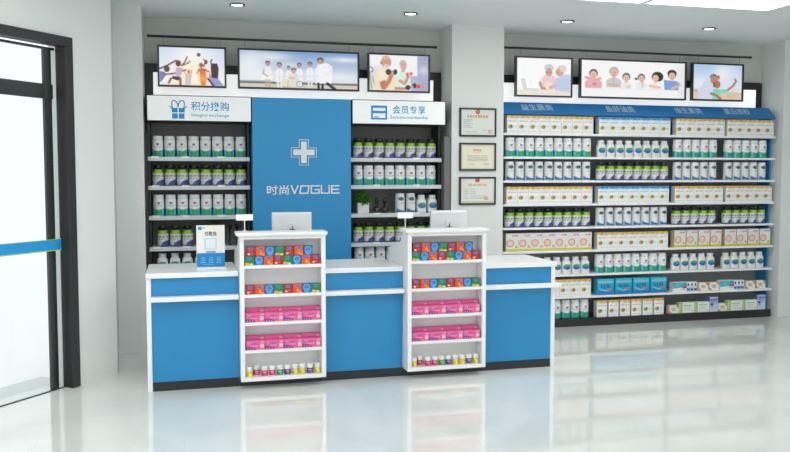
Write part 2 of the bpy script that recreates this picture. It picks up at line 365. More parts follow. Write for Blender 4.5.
# picture 2: group in white under a blue sky
p = Pic(723, 240, 180, 62, (170, 200, 228), 32, 32); p.grad((120, 160, 208), (226, 234, 240), 32, 238)
for cx, cy, r, k, al in ((90, 120, 120, .8, .9), (230, 70, 110, .25, .7), (330, 120, 60, .3, .5), (680, 75, 110, .16, .8), (650, 190, 120, .25, .7), (120, 190, 120, .4, .8)): p.glow(cx, cy, r, (242, 245, 248), al, k)
p.rect(32, 232, 756, 250, (74, 76, 80), .85, 2); p.rect(32, 247, 756, 273, (218, 206, 184)); p.rect(32, 228, 200, 236, (120, 130, 134), .7, 2)
def doc(x, y, s, top=(246, 246, 250), dress=False, legs=(206, 176, 152), y1=268):
    p.poly([(x-.85*s, y+1.6*s), (x-.4*s, y+.9*s), (x+.4*s, y+.9*s), (x+.9*s, y+1.6*s), (x+(1.1 if dress else .8)*s, y+4.0*s), (x-(1.5 if dress else .8)*s, y+4.0*s)], top)
    p.line([(x-.8*s, y+1.5*s), (x-1.0*s, y+2.5*s), (x-.1*s, y+3.0*s)], .34*s, (206, 170, 150) if dress else (232, 234, 242)); p.line([(x+.85*s, y+1.5*s), (x+1.05*s, y+2.4*s), (x+.4*s, y+2.9*s)], .3*s, (226, 226, 236))
    for q in (-.3, .35): p.line([(x+q*s, y+4*s), (x+q*s, y1)], .42*s, legs)
    p.ell(x, y-.05*s, .54*s, .52*s, (52, 44, 44)); p.ell(x, y+.22*s, .42*s, .48*s, (204, 164, 142)); p.line([(x-.2*s, y+.2*s), (x-.1*s, y+.2*s)], .09*s, (70, 50, 48)); p.line([(x+.14*s, y+.2*s), (x+.24*s, y+.2*s)], .09*s, (70, 50, 48)); p.line([(x-.1*s, y+.48*s), (x+.14*s, y+.48*s)], .08*s, (170, 90, 84)); p.line([(x, y+1.1*s), (x+.02*s, y+3.6*s)], .07*s, (206, 210, 220))
doc(200, 112, 28, dress=True); doc(270, 120, 29, legs=(238, 238, 242)); doc(327, 136, 21); doc(392, 118, 27, legs=(236, 236, 240)); doc(458, 110, 28, legs=(226, 226, 234)); doc(522, 85, 38, legs=(34, 36, 44), y1=272)
p.poly([(505, 112), (560, 98), (596, 120), (598, 170), (592, 236), (515, 236)], (248, 248, 252)); p.line([(566, 236), (612, 272)], 20, (34, 36, 44)); p.line([(572, 110), (590, 160), (560, 175)], 14, (236, 238, 246))
p.ell(358, 152, 16, 14, (70, 58, 52)); p.ell(358, 160, 13, 14, (206, 168, 146)); p.poly([(330, 180), (385, 180), (392, 225), (400, 262), (322, 262)], (232, 226, 216)); p.ring(395, 245, 20, 2, (120, 120, 124)); p.ring(300, 246, 18, 2, (150, 150, 150)); p.poly([(285, 215), (322, 215), (318, 262), (278, 262)], (236, 228, 206)); p.ell(345, 205, 20, 7, (214, 196, 170))
P2 = p
# picture 3: two elderly people lifting dumbbells
p = Pic(560, 355, 140, 90, (246, 246, 248), 50, 45); p.rect(50, 170, 150, 400, (206, 206, 232), .7, 20); p.rect(505, 45, 612, 400, (164, 166, 198)); p.rect(440, 248, 612, 400, (168, 170, 200)); p.glow(565, 190, 45, (216, 216, 224), .9); p.glow(480, 300, 40, (186, 188, 210), .8); p.line([(504, 60), (508, 245)], 5, (214, 212, 226))
p.line([(52, 230), (72, 385)], 18, (188, 186, 130)); p.line([(78, 260), (100, 360)], 8, (132, 136, 184)); p.ring(58, 195, 26, 4, (70, 70, 70))
p.poly([(165, 165), (240, 180), (300, 225), (310, 300), (298, 395), (95, 395), (100, 250), (120, 200)], (243, 228, 196)); p.glow(165, 240, 36, (252, 240, 214), .8)
p.ell(208, 115, 48, 62, (212, 156, 134)); p.ell(212, 160, 30, 24, (234, 218, 212)); p.ell(206, 70, 36, 18, (226, 178, 156)); p.ell(160, 122, 8, 16, (190, 120, 100)); p.line([(190, 112), (205, 112)], 4, (120, 80, 72)); p.line([(224, 112), (238, 112)], 4, (120, 80, 72)); p.line([(200, 152), (226, 152)], 5, (180, 90, 80)); p.line([(218, 118), (224, 138)], 5, (190, 130, 110))
p.poly([(145, 320), (195, 295), (222, 330), (200, 392), (165, 392)], (186, 112, 88)); p.line([(196, 365), (232, 310), (262, 235)], 40, (196, 124, 98)); p.ell(262, 222, 20, 26, (214, 150, 126)); p.line([(240, 214), (288, 214)], 9, (90, 90, 92)); p.ell(229, 214, 26, 30, (24, 26, 28)); p.ell(294, 212, 20, 28, (24, 26, 28)); p.ell(266, 224, 12, 20, (222, 160, 136))
p.poly([(345, 195), (400, 215), (440, 290), (450, 392), (300, 392), (312, 255)], (216, 240, 228)); p.ell(368, 130, 36, 42, (190, 190, 194)); p.ell(372, 150, 30, 42, (222, 172, 156)); p.rect(352, 180, 386, 212, (216, 166, 148)); p.line([(358, 140), (366, 140)], 4, (110, 80, 80)); p.line([(384, 140), (392, 140)], 4, (110, 80, 80)); p.line([(368, 168), (384, 168)], 4, (190, 80, 80))
p.line([(340, 300), (385, 325), (420, 250)], 32, (210, 152, 130)); p.ell(413, 233, 18, 20, (232, 70, 64)); p.ell(445, 224, 17, 18, (236, 92, 84)); p.ell(428, 236, 12, 18, (222, 168, 148))
p.line([(300, 378), (390, 378)], 30, (206, 140, 116)); p.ell(416, 366, 26, 26, (22, 22, 26)); p.ell(478, 344, 20, 26, (22, 22, 26)); p.ell(452, 358, 16, 14, (216, 156, 134)); p.ell(516, 352, 18, 18, (226, 44, 44)); p.line([(540, 345), (560, 362)], 18, (232, 120, 110))
P3 = p
# picture 4: elderly couple at a table with a laptop
p = Pic(525, 385, 130, 96, (252, 252, 252), 55, 30); p.rect(55, 358, 582, 416, (238, 230, 214), 1, 6); p.rect(150, 345, 400, 358, (214, 218, 224), .8, 3)
p.poly([(92, 245), (135, 240), (158, 358), (118, 358)], (216, 220, 216)); p.poly([(120, 352), (270, 350), (275, 362), (125, 364)], (206, 212, 220)); p.rect(190, 255, 196, 300, (226, 228, 230))
p.poly([(300, 225), (340, 195), (420, 205), (440, 260), (420, 350), (290, 350), (268, 300)], (240, 208, 204)); p.ell(366, 122, 48, 36, (206, 208, 210)); p.ell(366, 170, 34, 42, (206, 156, 140)); p.line([(345, 176), (385, 176)], 4, (90, 80, 84)); p.line([(280, 285), (300, 340), (350, 345)], 26, (196, 140, 122)); p.poly([(330, 280), (400, 280), (392, 355), (335, 350)], (246, 226, 222))
p.poly([(440, 230), (500, 195), (560, 185), (578, 200), (578, 375), (430, 362), (408, 300)], (200, 212, 236)); p.ell(490, 130, 44, 40, (228, 214, 200)); p.ell(470, 168, 42, 42, (220, 162, 140)); p.ell(505, 130, 34, 36, (226, 216, 204)); p.line([(445, 165), (462, 168)], 4, (110, 84, 80))
for i in range(9): p.line([(430+i*16, 235), (440+i*16, 355)], 3, (150, 168, 208), .5)
for i in range(5): p.line([(425, 250+i*24), (578, 235+i*24)], 3, (150, 168, 208), .5)
p.ell(415, 318, 26, 22, (226, 190, 170)); p.ell(385, 330, 18, 20, (214, 172, 152))
P4 = p
# picture 5: six people leaning on a white board
p = Pic(695, 257, 170, 66, (252, 252, 252), 47, 38); p.rect(700, 70, 745, 296, (228, 230, 234), 1, 30)
figure(p, 128, 135, 28, (236, 196, 180), (40, 32, 34), (232, 170, 186), 110, 100); p.line([(80, 160), (140, 178), (170, 165)], 22, (230, 176, 168)); p.line([(95, 195), (150, 205)], 26, (236, 178, 192)); p.ell(135, 205, 14, 12, (214, 140, 130))
figure(p, 262, 118, 31, (232, 188, 170), (186, 182, 180), (206, 208, 214), 100, 108); p.line([(228, 205), (290, 212)], 20, (222, 178, 160)); p.line([(262, 165), (262, 220)], 3, (170, 170, 178))
figure(p, 345, 152, 26, (238, 200, 184), (46, 36, 36), (240, 240, 244), 74, 84); p.ell(360, 218, 14, 10, (236, 196, 178))
figure(p, 447, 152, 24, (236, 196, 180), (50, 38, 38), (240, 241, 246), 78, 84); p.ell(412, 160, 12, 8, (60, 44, 44)); p.line([(455, 215), (456, 180)], 12, (232, 190, 172))
p.ell(556, 140, 40, 36, (32, 26, 30)); figure(p, 543, 148, 26, (240, 200, 184), (36, 28, 32), (244, 242, 240), 90, 86); p.line([(505, 208), (570, 218)], 18, (238, 198, 178))
p.ell(655, 112, 32, 26, (34, 28, 30)); figure(p, 655, 128, 28, (236, 190, 168), (34, 28, 30), (122, 164, 222), 96, 106); p.poly([(598, 160), (640, 165), (655, 232), (605, 236)], (124, 164, 222)); p.line([(660, 222), (708, 196)], 20, (232, 184, 160)); p.poly([(690, 170), (712, 185), (690, 200)], (128, 168, 224))
for x, y in ((128, 142), (262, 125), (345, 158), (447, 158), (543, 155), (655, 136)):
    p.line([(x-9, y-5), (x-5, y-5)], 4, (80, 56, 54)); p.line([(x+7, y-5), (x+11, y-5)], 4, (80, 56, 54)); p.line([(x-6, y+12), (x+9, y+11)], 5, (206, 92, 88))
p.rect(47, 236, 700, 296, (250, 250, 250)); p.rect(80, 234, 700, 238, (226, 226, 228), .6)
P5 = p
# picture 6: couple taking a photo of themselves on a beach
p = Pic(458, 355, 116, 92, (190, 214, 240), 42, 40); p.grad((172, 206, 242), (232, 238, 246), 40, 320); p.rect(42, 318, 502, 396, (226, 206, 178)); p.glow(330, 130, 90, (246, 248, 252), .9); p.glow(430, 170, 80, (226, 230, 240), .8); p.glow(110, 230, 70, (240, 244, 250), .7); p.glow(400, 350, 60, (214, 190, 164), .7); p.rect(42, 292, 90, 320, (150, 150, 140), .7, 4)
p.poly([(150, 215), (200, 190), (235, 230), (245, 330), (225, 394), (92, 394), (100, 300)], (216, 220, 240)); p.ell(232, 160, 32, 26, (92, 84, 84)); p.ell(238, 195, 34, 42, (206, 132, 108)); p.ell(218, 165, 22, 22, (150, 140, 140)); p.line([(245, 150), (270, 160)], 12, (110, 90, 84)); p.ell(268, 240, 32, 42, (190, 116, 90)); p.ell(280, 168, 12, 22, (176, 110, 84)); p.line([(240, 225), (238, 262)], 14, (70, 44, 44))
p.poly([(232, 285), (300, 290), (370, 285), (378, 312), (300, 332), (300, 394), (225, 394)], (120, 220, 196)); p.line([(372, 292), (420, 250), (444, 205)], 20, (188, 116, 86)); p.ell(445, 200, 12, 16, (196, 124, 96)); p.rect(428, 172, 440, 196, (96, 104, 124))
p.line([(215, 335), (262, 352), (300, 385)], 26, (186, 112, 84)); p.ell(258, 248, 8, 5, (150, 80, 70))
P6 = p
for pp in (P1, P3, P4, P6):
    a = pp.a; b = a.copy(); b[1:-1, 1:-1] = (a[1:-1, 1:-1]*4+a[:-2, 1:-1]+a[2:, 1:-1]+a[1:-1, :-2]+a[1:-1, 2:])/8; pp.a = b
picture_box(-.171, .407, 2.249, 2.601, 2.676, P1, 'backlit picture of silhouetted people playing ball against the sun', (-.12, .36))
picture_box(.506, 1.592, 2.249, 2.601, 2.676, P2, 'wide backlit picture of people in white under a blue sky', (.57, 1.50))
picture_box(1.672, 2.264, 2.250, 2.603, 2.676, P3, 'backlit picture of two elderly people lifting dumbbells', (1.72, 2.22))
picture_box(3.116, 3.712, 2.242, 2.626, 2.702, P4, 'backlit picture of an elderly couple beside a laptop on white', (3.17, 3.68))
picture_box(3.791, 4.971, 2.244, 2.628, 2.702, P5, 'wide backlit picture of six smiling people leaning in a row', (3.87, 4.90))
picture_box(5.037, 5.642, 2.246, 2.628, 2.702, P6, 'backlit picture of a couple photographing themselves on a beach', (5.12, 5.60))

# ============================================================ LEFT SHELF CABINETS, SIGNS, BLUE PANEL
SZ = (1.646, 1.398, 1.139, .871, .645)
def cabinet(x0, x1, label, tags, right_post=False):
    t = thing('shelf_cabinet', label, 'shelving', ((x0+x1)/2, 7.48, 0), 'shelf cabinets beside the blue panel')
    box('back_panel', x0+.02, x1-.02, 7.62, 7.64, 0, 1.94, DGREY, t)
    box('plinth', x0+.02, x1-.02, 7.38, 7.619, 0, .08, KICK, t)
    box('side_panel', x0, x0+.019, 7.40, 7.64, 0, 1.94, BLACK, t); box('side_panel', x1-.019, x1, 7.40, 7.64, 0, 1.94, BLACK, t)
    if right_post: box('side_post', x1+.012, 2.436, 7.31, 7.64, 0, 1.85, DGREY, t, bevel=.004)
    else: box('side_post', x0-.022, x0-.001, 7.31, 7.64, 0, 1.85, BLACK, t, bevel=.003)
    for i, z in enumerate(SZ):
        s = box('shelf', x0+.0195, x1-.0195, 7.361, 7.619, z-.032, z, SHELFG, t)
        lip = box('front_lip', x0, x1, 7.350, 7.3605, z-.034, z+.001, SHELFG, t)
        for tx in tags:
            tg = box('price_tag', x0+tx, x0+tx+.06, 7.347, 7.3499, z-.012, z+.006, TAG, t); tg.parent = lip
    return t
cabinet(-.262, .597, 'dark shelf cabinet with pale shelves under the gift sign', (.03, .28, .58))
cabinet(1.490, 2.362, 'dark shelf cabinet with pale shelves under the membership card sign', (.22, .60), True)
def sign(x0, x1, label):
    t = thing('light_box_sign', label, 'sign', ((x0+x1)/2, 7.4, 1.926), 'light box signs over the cabinets')
    box('housing', x0, x1, 7.262, 7.589, 1.945, 2.165, BLACK, t, bevel=.003)
    box('sign_face', x0+.008, x1-.010, 7.250, 7.2615, 1.952, 2.157, LIGHTBOX, t)
    return t
t = sign(-.263, .611, 'white light box sign with blue gift icon, left of blue panel')
text('积分换购', 'lettering', TEXTB, t, .101, .416, 2.036, 2.114, 7.2495, offset=.006)
text('Integral exchange', 'lettering', TEXTB2, t, .104, .416, 1.978, 2.015, 7.2495, offset=.008)
bm = bmesh.new()
for a, b, c, d in ((-.058, -.009, 2.019, 2.057), (-.001, .048, 2.019, 2.057), (-.055, -.009, 1.967, 2.011), (-.001, .046, 1.967, 2.011)): bx(bm, a, b, 7.247, 7.2499, c, d)
for sx in (-1, 1):
    pts = [(-.005+sx*.036*(1-math.cos(k/12*PI*1.25))*.62*(1+.25*math.sin(k/12*PI)), 2.060+.060*math.sin(k/12*PI*1.12)) for k in range(13)]+[(-.005+sx*.070, 2.072)]
    for (a, b), (c, d) in zip(pts, pts[1:]): cyl(bm, (a, 7.248, b), (c, 7.248, d), .0045, seg=6)
bmesh.ops.translate(bm, vec=-t.location, verts=bm.verts[:]); obj('gift_icon', bm, TEXTB, t)
t = sign(1.492, 2.371, 'white light box sign with blue card icon, right of blue panel')
text('会员专享', 'lettering', TEXTB, t, 1.864, 2.174, 2.042, 2.118, 7.2495, offset=.006)
text('Exclusive membership', 'lettering', TEXTB2, t, 1.845, 2.198, 1.990, 2.026, 7.2495, offset=.008)
bm = bmesh.new(); A = dict(y0=7.247, y1=7.2499)
for a, b, c, d in ((1.666, 1.814, 2.092, 2.113), (1.666, 1.682, 2.003, 2.092), (1.798, 1.814, 2.003, 2.092), (1.682, 1.798, 2.044, 2.066), (1.666, 1.814, 1.988, 2.003), (1.697, 1.707, 2.006, 2.018), (1.713, 1.721, 2.006, 2.018), (1.727, 1.735, 2.006, 2.018)): bx(bm, a, b, 7.247, 7.2499, c, d)
bmesh.ops.translate(bm, vec=-t.location, verts=bm.verts[:]); obj('card_icon', bm, TEXTB, t)
# feature panel
t = thing('feature_panel', 'tall blue panel with white cross and lettering in middle of the back wall', 'wall panel', (1.048, 7.42, 0))
box('board', .6125, 1.4835, 7.262, 7.585, 0, 2.163, BLUEP, t, bevel=.004)
def cross(cx, cz, s, w): return [(cx-w, cz-s), (cx+w, cz-s), (cx+w, cz-w), (cx+s, cz-w), (cx+s, cz+w), (cx+w, cz+w), (cx+w, cz+s), (cx-w, cz+s), (cx-w, cz+w), (cx-s, cz+w), (cx-s, cz-w), (cx-w, cz-w)]
bm = bmesh.new(); prism(bm, cross(1.060, 1.690, .094, .025), 7.248, 7.2615, 'y')
O, I = cross(1.060, 1.690, .113, .043), cross(1.060, 1.690, .1085, .0385)
for k in range(12):
    a, b, c, d = O[k], O[(k+1) % 12], I[(k+1) % 12], I[k]; prism(bm, [a, b, c, d], 7.256, 7.2615, 'y')
bmesh.ops.translate(bm, vec=-t.location, verts=bm.verts[:]); obj('cross_emblem', bm, TEXTW, t)
text('时尚', 'lettering', TEXTW, t, .733, .925, 1.318, 1.402, 7.2615, .008, .012)
cx_ = lambda c: .729+(c-83)*.001763
cz_ = lambda y: 1.400-(y-325)*.00174
def strokes(lines, w, name):
    bm = bmesh.new(); q = 0
    for ln in lines:
        for (a, b), (c, d) in zip(ln, ln[1:]):
            A = Vector((cx_(a), cz_(b))); B = Vector((cx_(c), cz_(d))); u = (B-A).normalized(); v = Vector((-u.y, u.x))*w/2; u = u*w/2; q += .00008
            prism(bm, [tuple(A-u+v), tuple(A-u-v), tuple(B+u-v), tuple(B+u+v)], 7.2535-q, 7.2615, 'y')
    bmesh.ops.translate(bm, vec=-t.location, verts=bm.verts[:]); obj(name, bm, TEXTW, t)
for ln in ([[(207, 327), (222, 366), (240, 327)]], [[(256, 328), (296, 328), (289, 365), (249, 365), (256, 328)]], [[(346, 328), (307, 328), (307, 365), (346, 365), (346, 347), (327, 347)]], [[(358, 327), (358, 365), (398, 365), (398, 327)]], [[(448, 328), (411, 328), (411, 365), (448, 365)], [(411, 346), (444, 346)]]):
    strokes(ln, .0115, 'lettering')

# ============================================================ RIGHT WALL SHELVING
RZ = (1.890, 1.666, 1.438, 1.212, .986, .757, .521, .302, .080)
t = thing('wall_shelving', 'long white wall shelving with blue header and black base at right', 'shelving', (4.48, 7.48, 0))
box('back_panel', 2.972, 6.018, 7.622, 7.64, .076, 2.045, PGREY, t)
box('kickboard', 2.965, 6.0, 7.345, 7.64, 0, .0745, KICK, t)
box('side_panel', 6.019, 6.035, 7.45, 7.64, .0, 2.10, BLUEP, t)
box('side_panel', 2.957, 2.971, 7.45, 7.64, .0, 2.10, BLUEP, t)
for z in RZ[:-1]: box('shelf', 2.973, 5.995, 7.33, 7.6215, z-.021, z, WHITE, t, bevel=.002)
box('base_deck', 2.973, 5.995, 7.34, 7.6215, .0755, .080, KICK, t)
bm = bmesh.new(); prism(bm, [(7.33, 2.078), (7.34, 2.066), (7.60, 2.10), (7.58, 2.19), (7.45, 2.19)], 2.965, 5.975, 'x'); prism(bm, [(7.33, 2.078), (7.34, 2.066), (7.60, 2.10), (7.58, 2.19), (7.45, 2.19)], 5.9755, 5.99, 'x')
bmesh.ops.translate(bm, vec=-t.location, verts=bm.verts[:]); hd = obj('header_panel', bm, BLUE2, t)
tl = math.atan2(.12, .112)
for s, a, b in (('益生菌类', 3.17, 3.50), ('鱼肝油类', 4.07, 4.385), ('维生素类', 4.84, 5.15), ('蛋白质粉', 5.41, 5.72)):
    text(s, 'lettering', TEXTH, t, a, b, 0, .095, 7.33, .0012, .008, tilt=tl, pivot=(7.361, 2.1085))

# ============================================================ PRODUCTS
def cap(prof, m, seg=20):
    bm = bmesh.new(); lathe(bm, prof, seg)
    bmesh.ops.recalc_face_normals(bm, faces=bm.faces[:]); me = bpy.data.meshes.new('cap'); bm.to_mesh(me); bm.free()
    me.materials.append(m); me.polygons.foreach_set('use_smooth', [len(p.vertices) == 4 for p in me.polygons]); return me
KINDS = {}
def bottle_kind(key, name, desc, cat, prof, pic, capprof, capmat, **kw):
    body = bottle_mesh(name, prof, pic, **kw); KINDS[key] = (name, body, cap(capprof, capmat), desc, cat)
def carton_kind(key, name, desc, w, h, d, pic, side, top=None):
    KINDS[key] = (name, carton_mesh(name, w, h, d, pic, side, top), None, desc, 'box')
# label pictures for bottles: x 0..1 round the bottle (front at .5), y 0..1 downwards
p = Pic(1, 1, 97, 60, (238, 240, 240))
p.rect(0, .60, 1, 1, (30, 158, 158)); p.rect(0, .60, .33, 1, (60, 182, 190)); p.rect(.33, .60, .40, 1, (104, 206, 220)); p.rect(.60, .60, .67, 1, (104, 206, 220)); p.ell(.5, .76, .085, .16, (40, 150, 80)); p.ell(.5, .82, .05, .09, (70, 166, 50)); p.ell(.5, .60, .10, .06, (238, 240, 240))
p.ell(.480, .27, .026, .042, (178, 14, 40)); p.ell(.520, .27, .026, .042, (178, 14, 40)); p.poly([(.455, .285), (.545, .285), (.5, .38)], (178, 14, 40)); p.scribble(.40, .60, .43, .045, (90, 120, 134), .8); p.scribble(.43, .57, .50, .035, (120, 160, 166), .6); p.rect(0, .02, 1, .06, (214, 218, 220))
bottle_kind('T', 'supplement_bottle', 'teal-based white bottle with red heart', 'bottle', [(.041, 0), (.045, .004), (.0455, .02), (.0455, .138), (.044, .149), (.040, .154)], p, [(.041, .154), (.0425, .157), (.0425, .176), (.040, .181)], CAPW)
p = Pic(1, 1, 97, 60, (22, 48, 34)); p.rect(.215, .05, .785, .93, (214, 218, 216)); p.rect(.215, .05, .785, .24, (62, 130, 34)); p.rect(.40, .07, .62, .22, (160, 196, 30)); p.rect(.215, .235, .785, .30, (190, 214, 110)); p.scribble(.27, .70, .42, .09, (70, 78, 88), .85, .11); p.scribble(.27, .58, .57, .06, (110, 118, 130), .8, .09); p.poly([(.44, .93), (.48, .76), (.58, .66), (.80, .58), (.80, .93)], (66, 78, 172)); p.ell(.60, .78, .07, .07, (90, 70, 80)); p.scribble(.24, .40, .82, .05, (130, 140, 170), .8, .05)
bottle_kind('D', 'dark_bottle', 'dark green bottle with lime-topped label', 'bottle', [(.044, 0), (.047, .004), (.0475, .02), (.0475, .132), (.046, .140), (.038, .146), (.034, .148)], p, [(.034, .148), (.037, .150), (.037, .174), (.034, .179)], CAPB)
p = Pic(1, 1, 97, 60, (228, 230, 232)); p.ell(.5, .17, .098, .105, (18, 70, 62)); p.ell(.5, .17, .06, .04, (60, 120, 100)); p.scribble(.45, .62, .38, .04, (96, 96, 110), .6); p.scribble(.46, .62, .47, .03, (190, 150, 140), .6); p.poly([(.34, .70), (.42, .80), (.55, .86), (.66, .88), (.66, .97), (.34, .97)], (24, 112, 176)); p.poly([(.66, .88), (.66, .97), (.80, .97)], (120, 180, 214)); p.rect(.34, .93, .7, .97, (60, 140, 190), .6)
bottle_kind('O', 'oval_logo_bottle', 'white bottle with dark green oval', 'bottle', [(.041, 0), (.0435, .004), (.0435, .145), (.041, .153), (.037, .156)], p, [(.039, .156), (.0405, .158), (.0405, .177), (.038, .181)], CAPW)
p = Pic(1, 1, 97, 60, (232, 234, 230)); p.ell(.5, .52, .125, .19, (24, 74, 176)); p.ell(.5, .42, .11, .11, (40, 150, 130)); p.ell(.53, .46, .05, .05, (70, 180, 110)); p.line([(.39, .58), (.5, .62), (.61, .55)], .03, (60, 130, 210)); p.scribble(.43, .57, .86, .03, (150, 160, 150), .6)
bottle_kind('S', 'globe_logo_bottle', 'square-shouldered white bottle with blue globe', 'bottle', [(.042, 0), (.0445, .004), (.0445, .098), (.043, .110), (.031, .132), (.026, .136)], p, [(.030, .136), (.032, .138), (.032, .160), (.030, .164)], CAPW, n=4, sy=.72, seg=36)
for key, c, nm in (('my', (226, 206, 40), 'yellow'), ('mp', (206, 50, 112), 'pink'), ('mg', (70, 150, 60), 'green'), ('mv', (108, 52, 140), 'purple')):
    p = Pic(1, 1, 49, 24, (238, 238, 236)); p.rect(0, .12, 1, .95, c); p.scribble(.40, .60, .38, .12, (246, 240, 220), .8, .09); p.ell(.55, .66, .06, .16, tuple(min(255, k+50) for k in c)); p.rect(.36, .5, .44, .8, tuple(int(k*.6) for k in c), .7)
    bottle_kind(key, 'pill_bottle', f'small white-capped bottle with {nm} label', 'bottle', [(.020, 0), (.0225, .002), (.0225, .044), (.020, .047)], p, [(.020, .047), (.0215, .048), (.0215, .067), (.020, .069)], CAPW, seg=20, rows=14)
# cartons
def medic(band, text_c, globe):
    p = Pic(1, 1.75, 24, 42, (240, 241, 240)); p.rect(0, 0, 1, .24, band); p.poly([(.15, 0), (.4, 0), (.25, .24), (0, .24)], tuple(min(255, k+34) for k in band)); p.poly([(.65, 0), (.9, 0), (.75, .24), (.5, .24)], tuple(min(255, k+34) for k in band))
    p.rect(.3, .30, 1, .36, (130, 205, 226), .8); p.scribble(.14, .88, .56, .11, text_c, .8, .15); p.ell(.30, 1.12, .22, .22, globe); p.ell(.38, 1.08, .11, .14, (96, 122, 96)); p.ell(.22, 1.14, .09, .12, (216, 146, 30)); p.scribble(.55, .92, 1.05, .10, (150, 206, 226), .8, .15); p.scribble(.55, .9, 1.22, .08, (170, 214, 226), .7, .15); p.scribble(.12, .9, 1.55, .06, (176, 176, 178), .6, .12); p.rect(.965, 0, 1, 1.75, (206, 208, 208), .7); return p
carton_kind('A', 'gold_top_carton', 'white carton with gold top band', .1105, .165, .07, medic((206, 160, 62), (222, 128, 92), (222, 176, 62)), S(222, 224, 222), S(206, 160, 62))
carton_kind('B', 'blue_top_carton', 'white carton with blue top band', .111, .165, .07, medic((24, 130, 196), (110, 178, 220), (226, 206, 60)), S(222, 226, 228), S(24, 130, 196))
p = Pic(1.28, 1.85, 28, 40, (226, 226, 224)); p.scribble(.60, 1.15, .24, .16, (208, 52, 84), .85, .16); p.ring(.42, 1.02, .33, .055, (226, 140, 80)); p.ring(.42, 1.02, .18, .03, (232, 180, 140)); p.scribble(.25, .6, 1.02, .08, (226, 140, 90), .7, .12); p.poly([(.92, 1.5), (1.0, 1.2), (1.2, 1.5)], (226, 164, 40)); p.ell(1.06, 1.40, .11, .12, (230, 168, 40)); p.rect(0, 1.62, 1.28, 1.85, (206, 204, 30)); p.rect(1.24, 0, 1.28, 1.6, (200, 200, 200), .7)
carton_kind('C', 'wide_carton', 'wide pale carton with orange ring', .1285, .172, .07, p, S(206, 198, 150), S(226, 226, 224))
p = Pic(1.8, 1.6, 40, 34, (20, 150, 206)); p.grad((40, 190, 220), (14, 120, 190)); p.rect(.1, .2, 1.7, .42, (150, 214, 230), .6); p.scribble(.5, 1.25, .33, .12, (214, 160, 60), .85, .2); p.scribble(.35, 1.4, .72, .32, (16, 90, 150), .8, .3); p.line([(.4, 1.05), (.9, 1.22), (1.5, 1.05)], .08, (190, 226, 240), .8); p.ell(1.32, 1.06, .2, .11, (232, 106, 40)); p.scribble(.2, 1.6, 1.38, .1, (20, 100, 160), .6, .2); p.rect(.15, .85, .35, 1.1, (120, 206, 226), .6)
carton_kind('E', 'cyan_carton', 'large cyan carton', .180, .158, .08, p, S(60, 180, 214), S(60, 190, 220))
p = Pic(1.7, 1, 40, 24, (240, 242, 242)); p.poly([(0, .05), (1.7, .05), (1.7, .5), (0, .68)], (40, 176, 188)); p.line([(.1, .5), (.7, .15)], .08, (130, 214, 220)); p.line([(.5, .5), (1.1, .15)], .08, (130, 214, 220)); p.poly([(1.05, .58), (1.7, .30), (1.7, .68), (1.2, .68)], (214, 50, 130)); p.scribble(.9, 1.5, .78, .07, (150, 100, 120), .7, .15); p.scribble(.15, .6, .82, .05, (170, 176, 180), .6, .12)
carton_kind('P', 'teal_pink_carton', 'flat carton with teal-pink swoosh', .166, .098, .06, p, S(220, 222, 222), S(200, 226, 230))
p = Pic(.4, 1, 12, 26, (236, 240, 242)); p.ell(.2, .30, .10, .15, (30, 40, 70)); p.poly([(.02, .62), (.2, .72), (.38, .62), (.38, .96), (.02, .96)], (30, 110, 176)); p.rect(.05, .52, .35, .58, (150, 190, 214))
carton_kind('N', 'narrow_carton', 'narrow white and blue carton', .039, .095, .04, p, S(220, 224, 228))
p = Pic(1.3, 1, 32, 24, (238, 239, 238)); p.poly([(0, 1), (0, .62), (.5, 1)], (232, 150, 40)); p.poly([(.85, .0), (1.3, 0), (1.3, .5)], (236, 154, 40)); p.rect(0, 0, .08, 1, (226, 160, 60)); p.ell(.62, .5, .28, .2, (200, 190, 150), .8); p.scribble(.3, 1.05, .35, .09, (120, 110, 96), .8, .16); p.scribble(.35, 1.0, .66, .07, (170, 150, 120), .6, .14)
carton_kind('G', 'orange_corner_carton', 'small white carton with orange corners', .112, .082, .05, p, S(226, 220, 206))
p = Pic(1.6, 1, 38, 24, (236, 240, 234)); p.rect(0, 0, .36, 1, (150, 206, 120)); p.rect(0, 0, .10, 1, (200, 228, 180)); p.rect(.13, .3, .28, .8, (224, 150, 120), .7); p.scribble(.5, 1.4, .28, .12, (110, 176, 90), .8, .18); p.scribble(.5, 1.35, .52, .07, (150, 160, 150), .7, .14); p.scribble(.5, 1.2, .70, .06, (150, 160, 150), .6, .14); p.ell(1.38, .78, .06, .07, (110, 170, 80))
carton_kind('H', 'green_striped_carton', 'white carton with green end stripe', .175, .105, .055, p, S(150, 206, 120), S(226, 234, 222))
p = Pic(1, 1.8, 22, 38, (150, 176, 220)); p.grad((130, 150, 210), (214, 226, 240)); p.rect(0, 0, 1, .14, (200, 210, 232)); p.scribble(.1, .9, .30, .14, (60, 60, 140), .9, .22); p.scribble(.15, .8, .52, .1, (70, 70, 150), .7, .2); p.poly([(.1, .75), (.45, .75), (.35, 1.05), (.12, 1.0)], (40, 40, 60)); p.ell(.32, 1.15, .14, .10, (210, 150, 90)); p.poly([(.45, 1.0), (.95, .8), (.95, 1.6), (.3, 1.6)], (190, 214, 240))
carton_kind('I', 'tall_blue_carton', 'tall pale blue carton', .098, .150, .06, p, S(120, 130, 170), S(190, 200, 226))
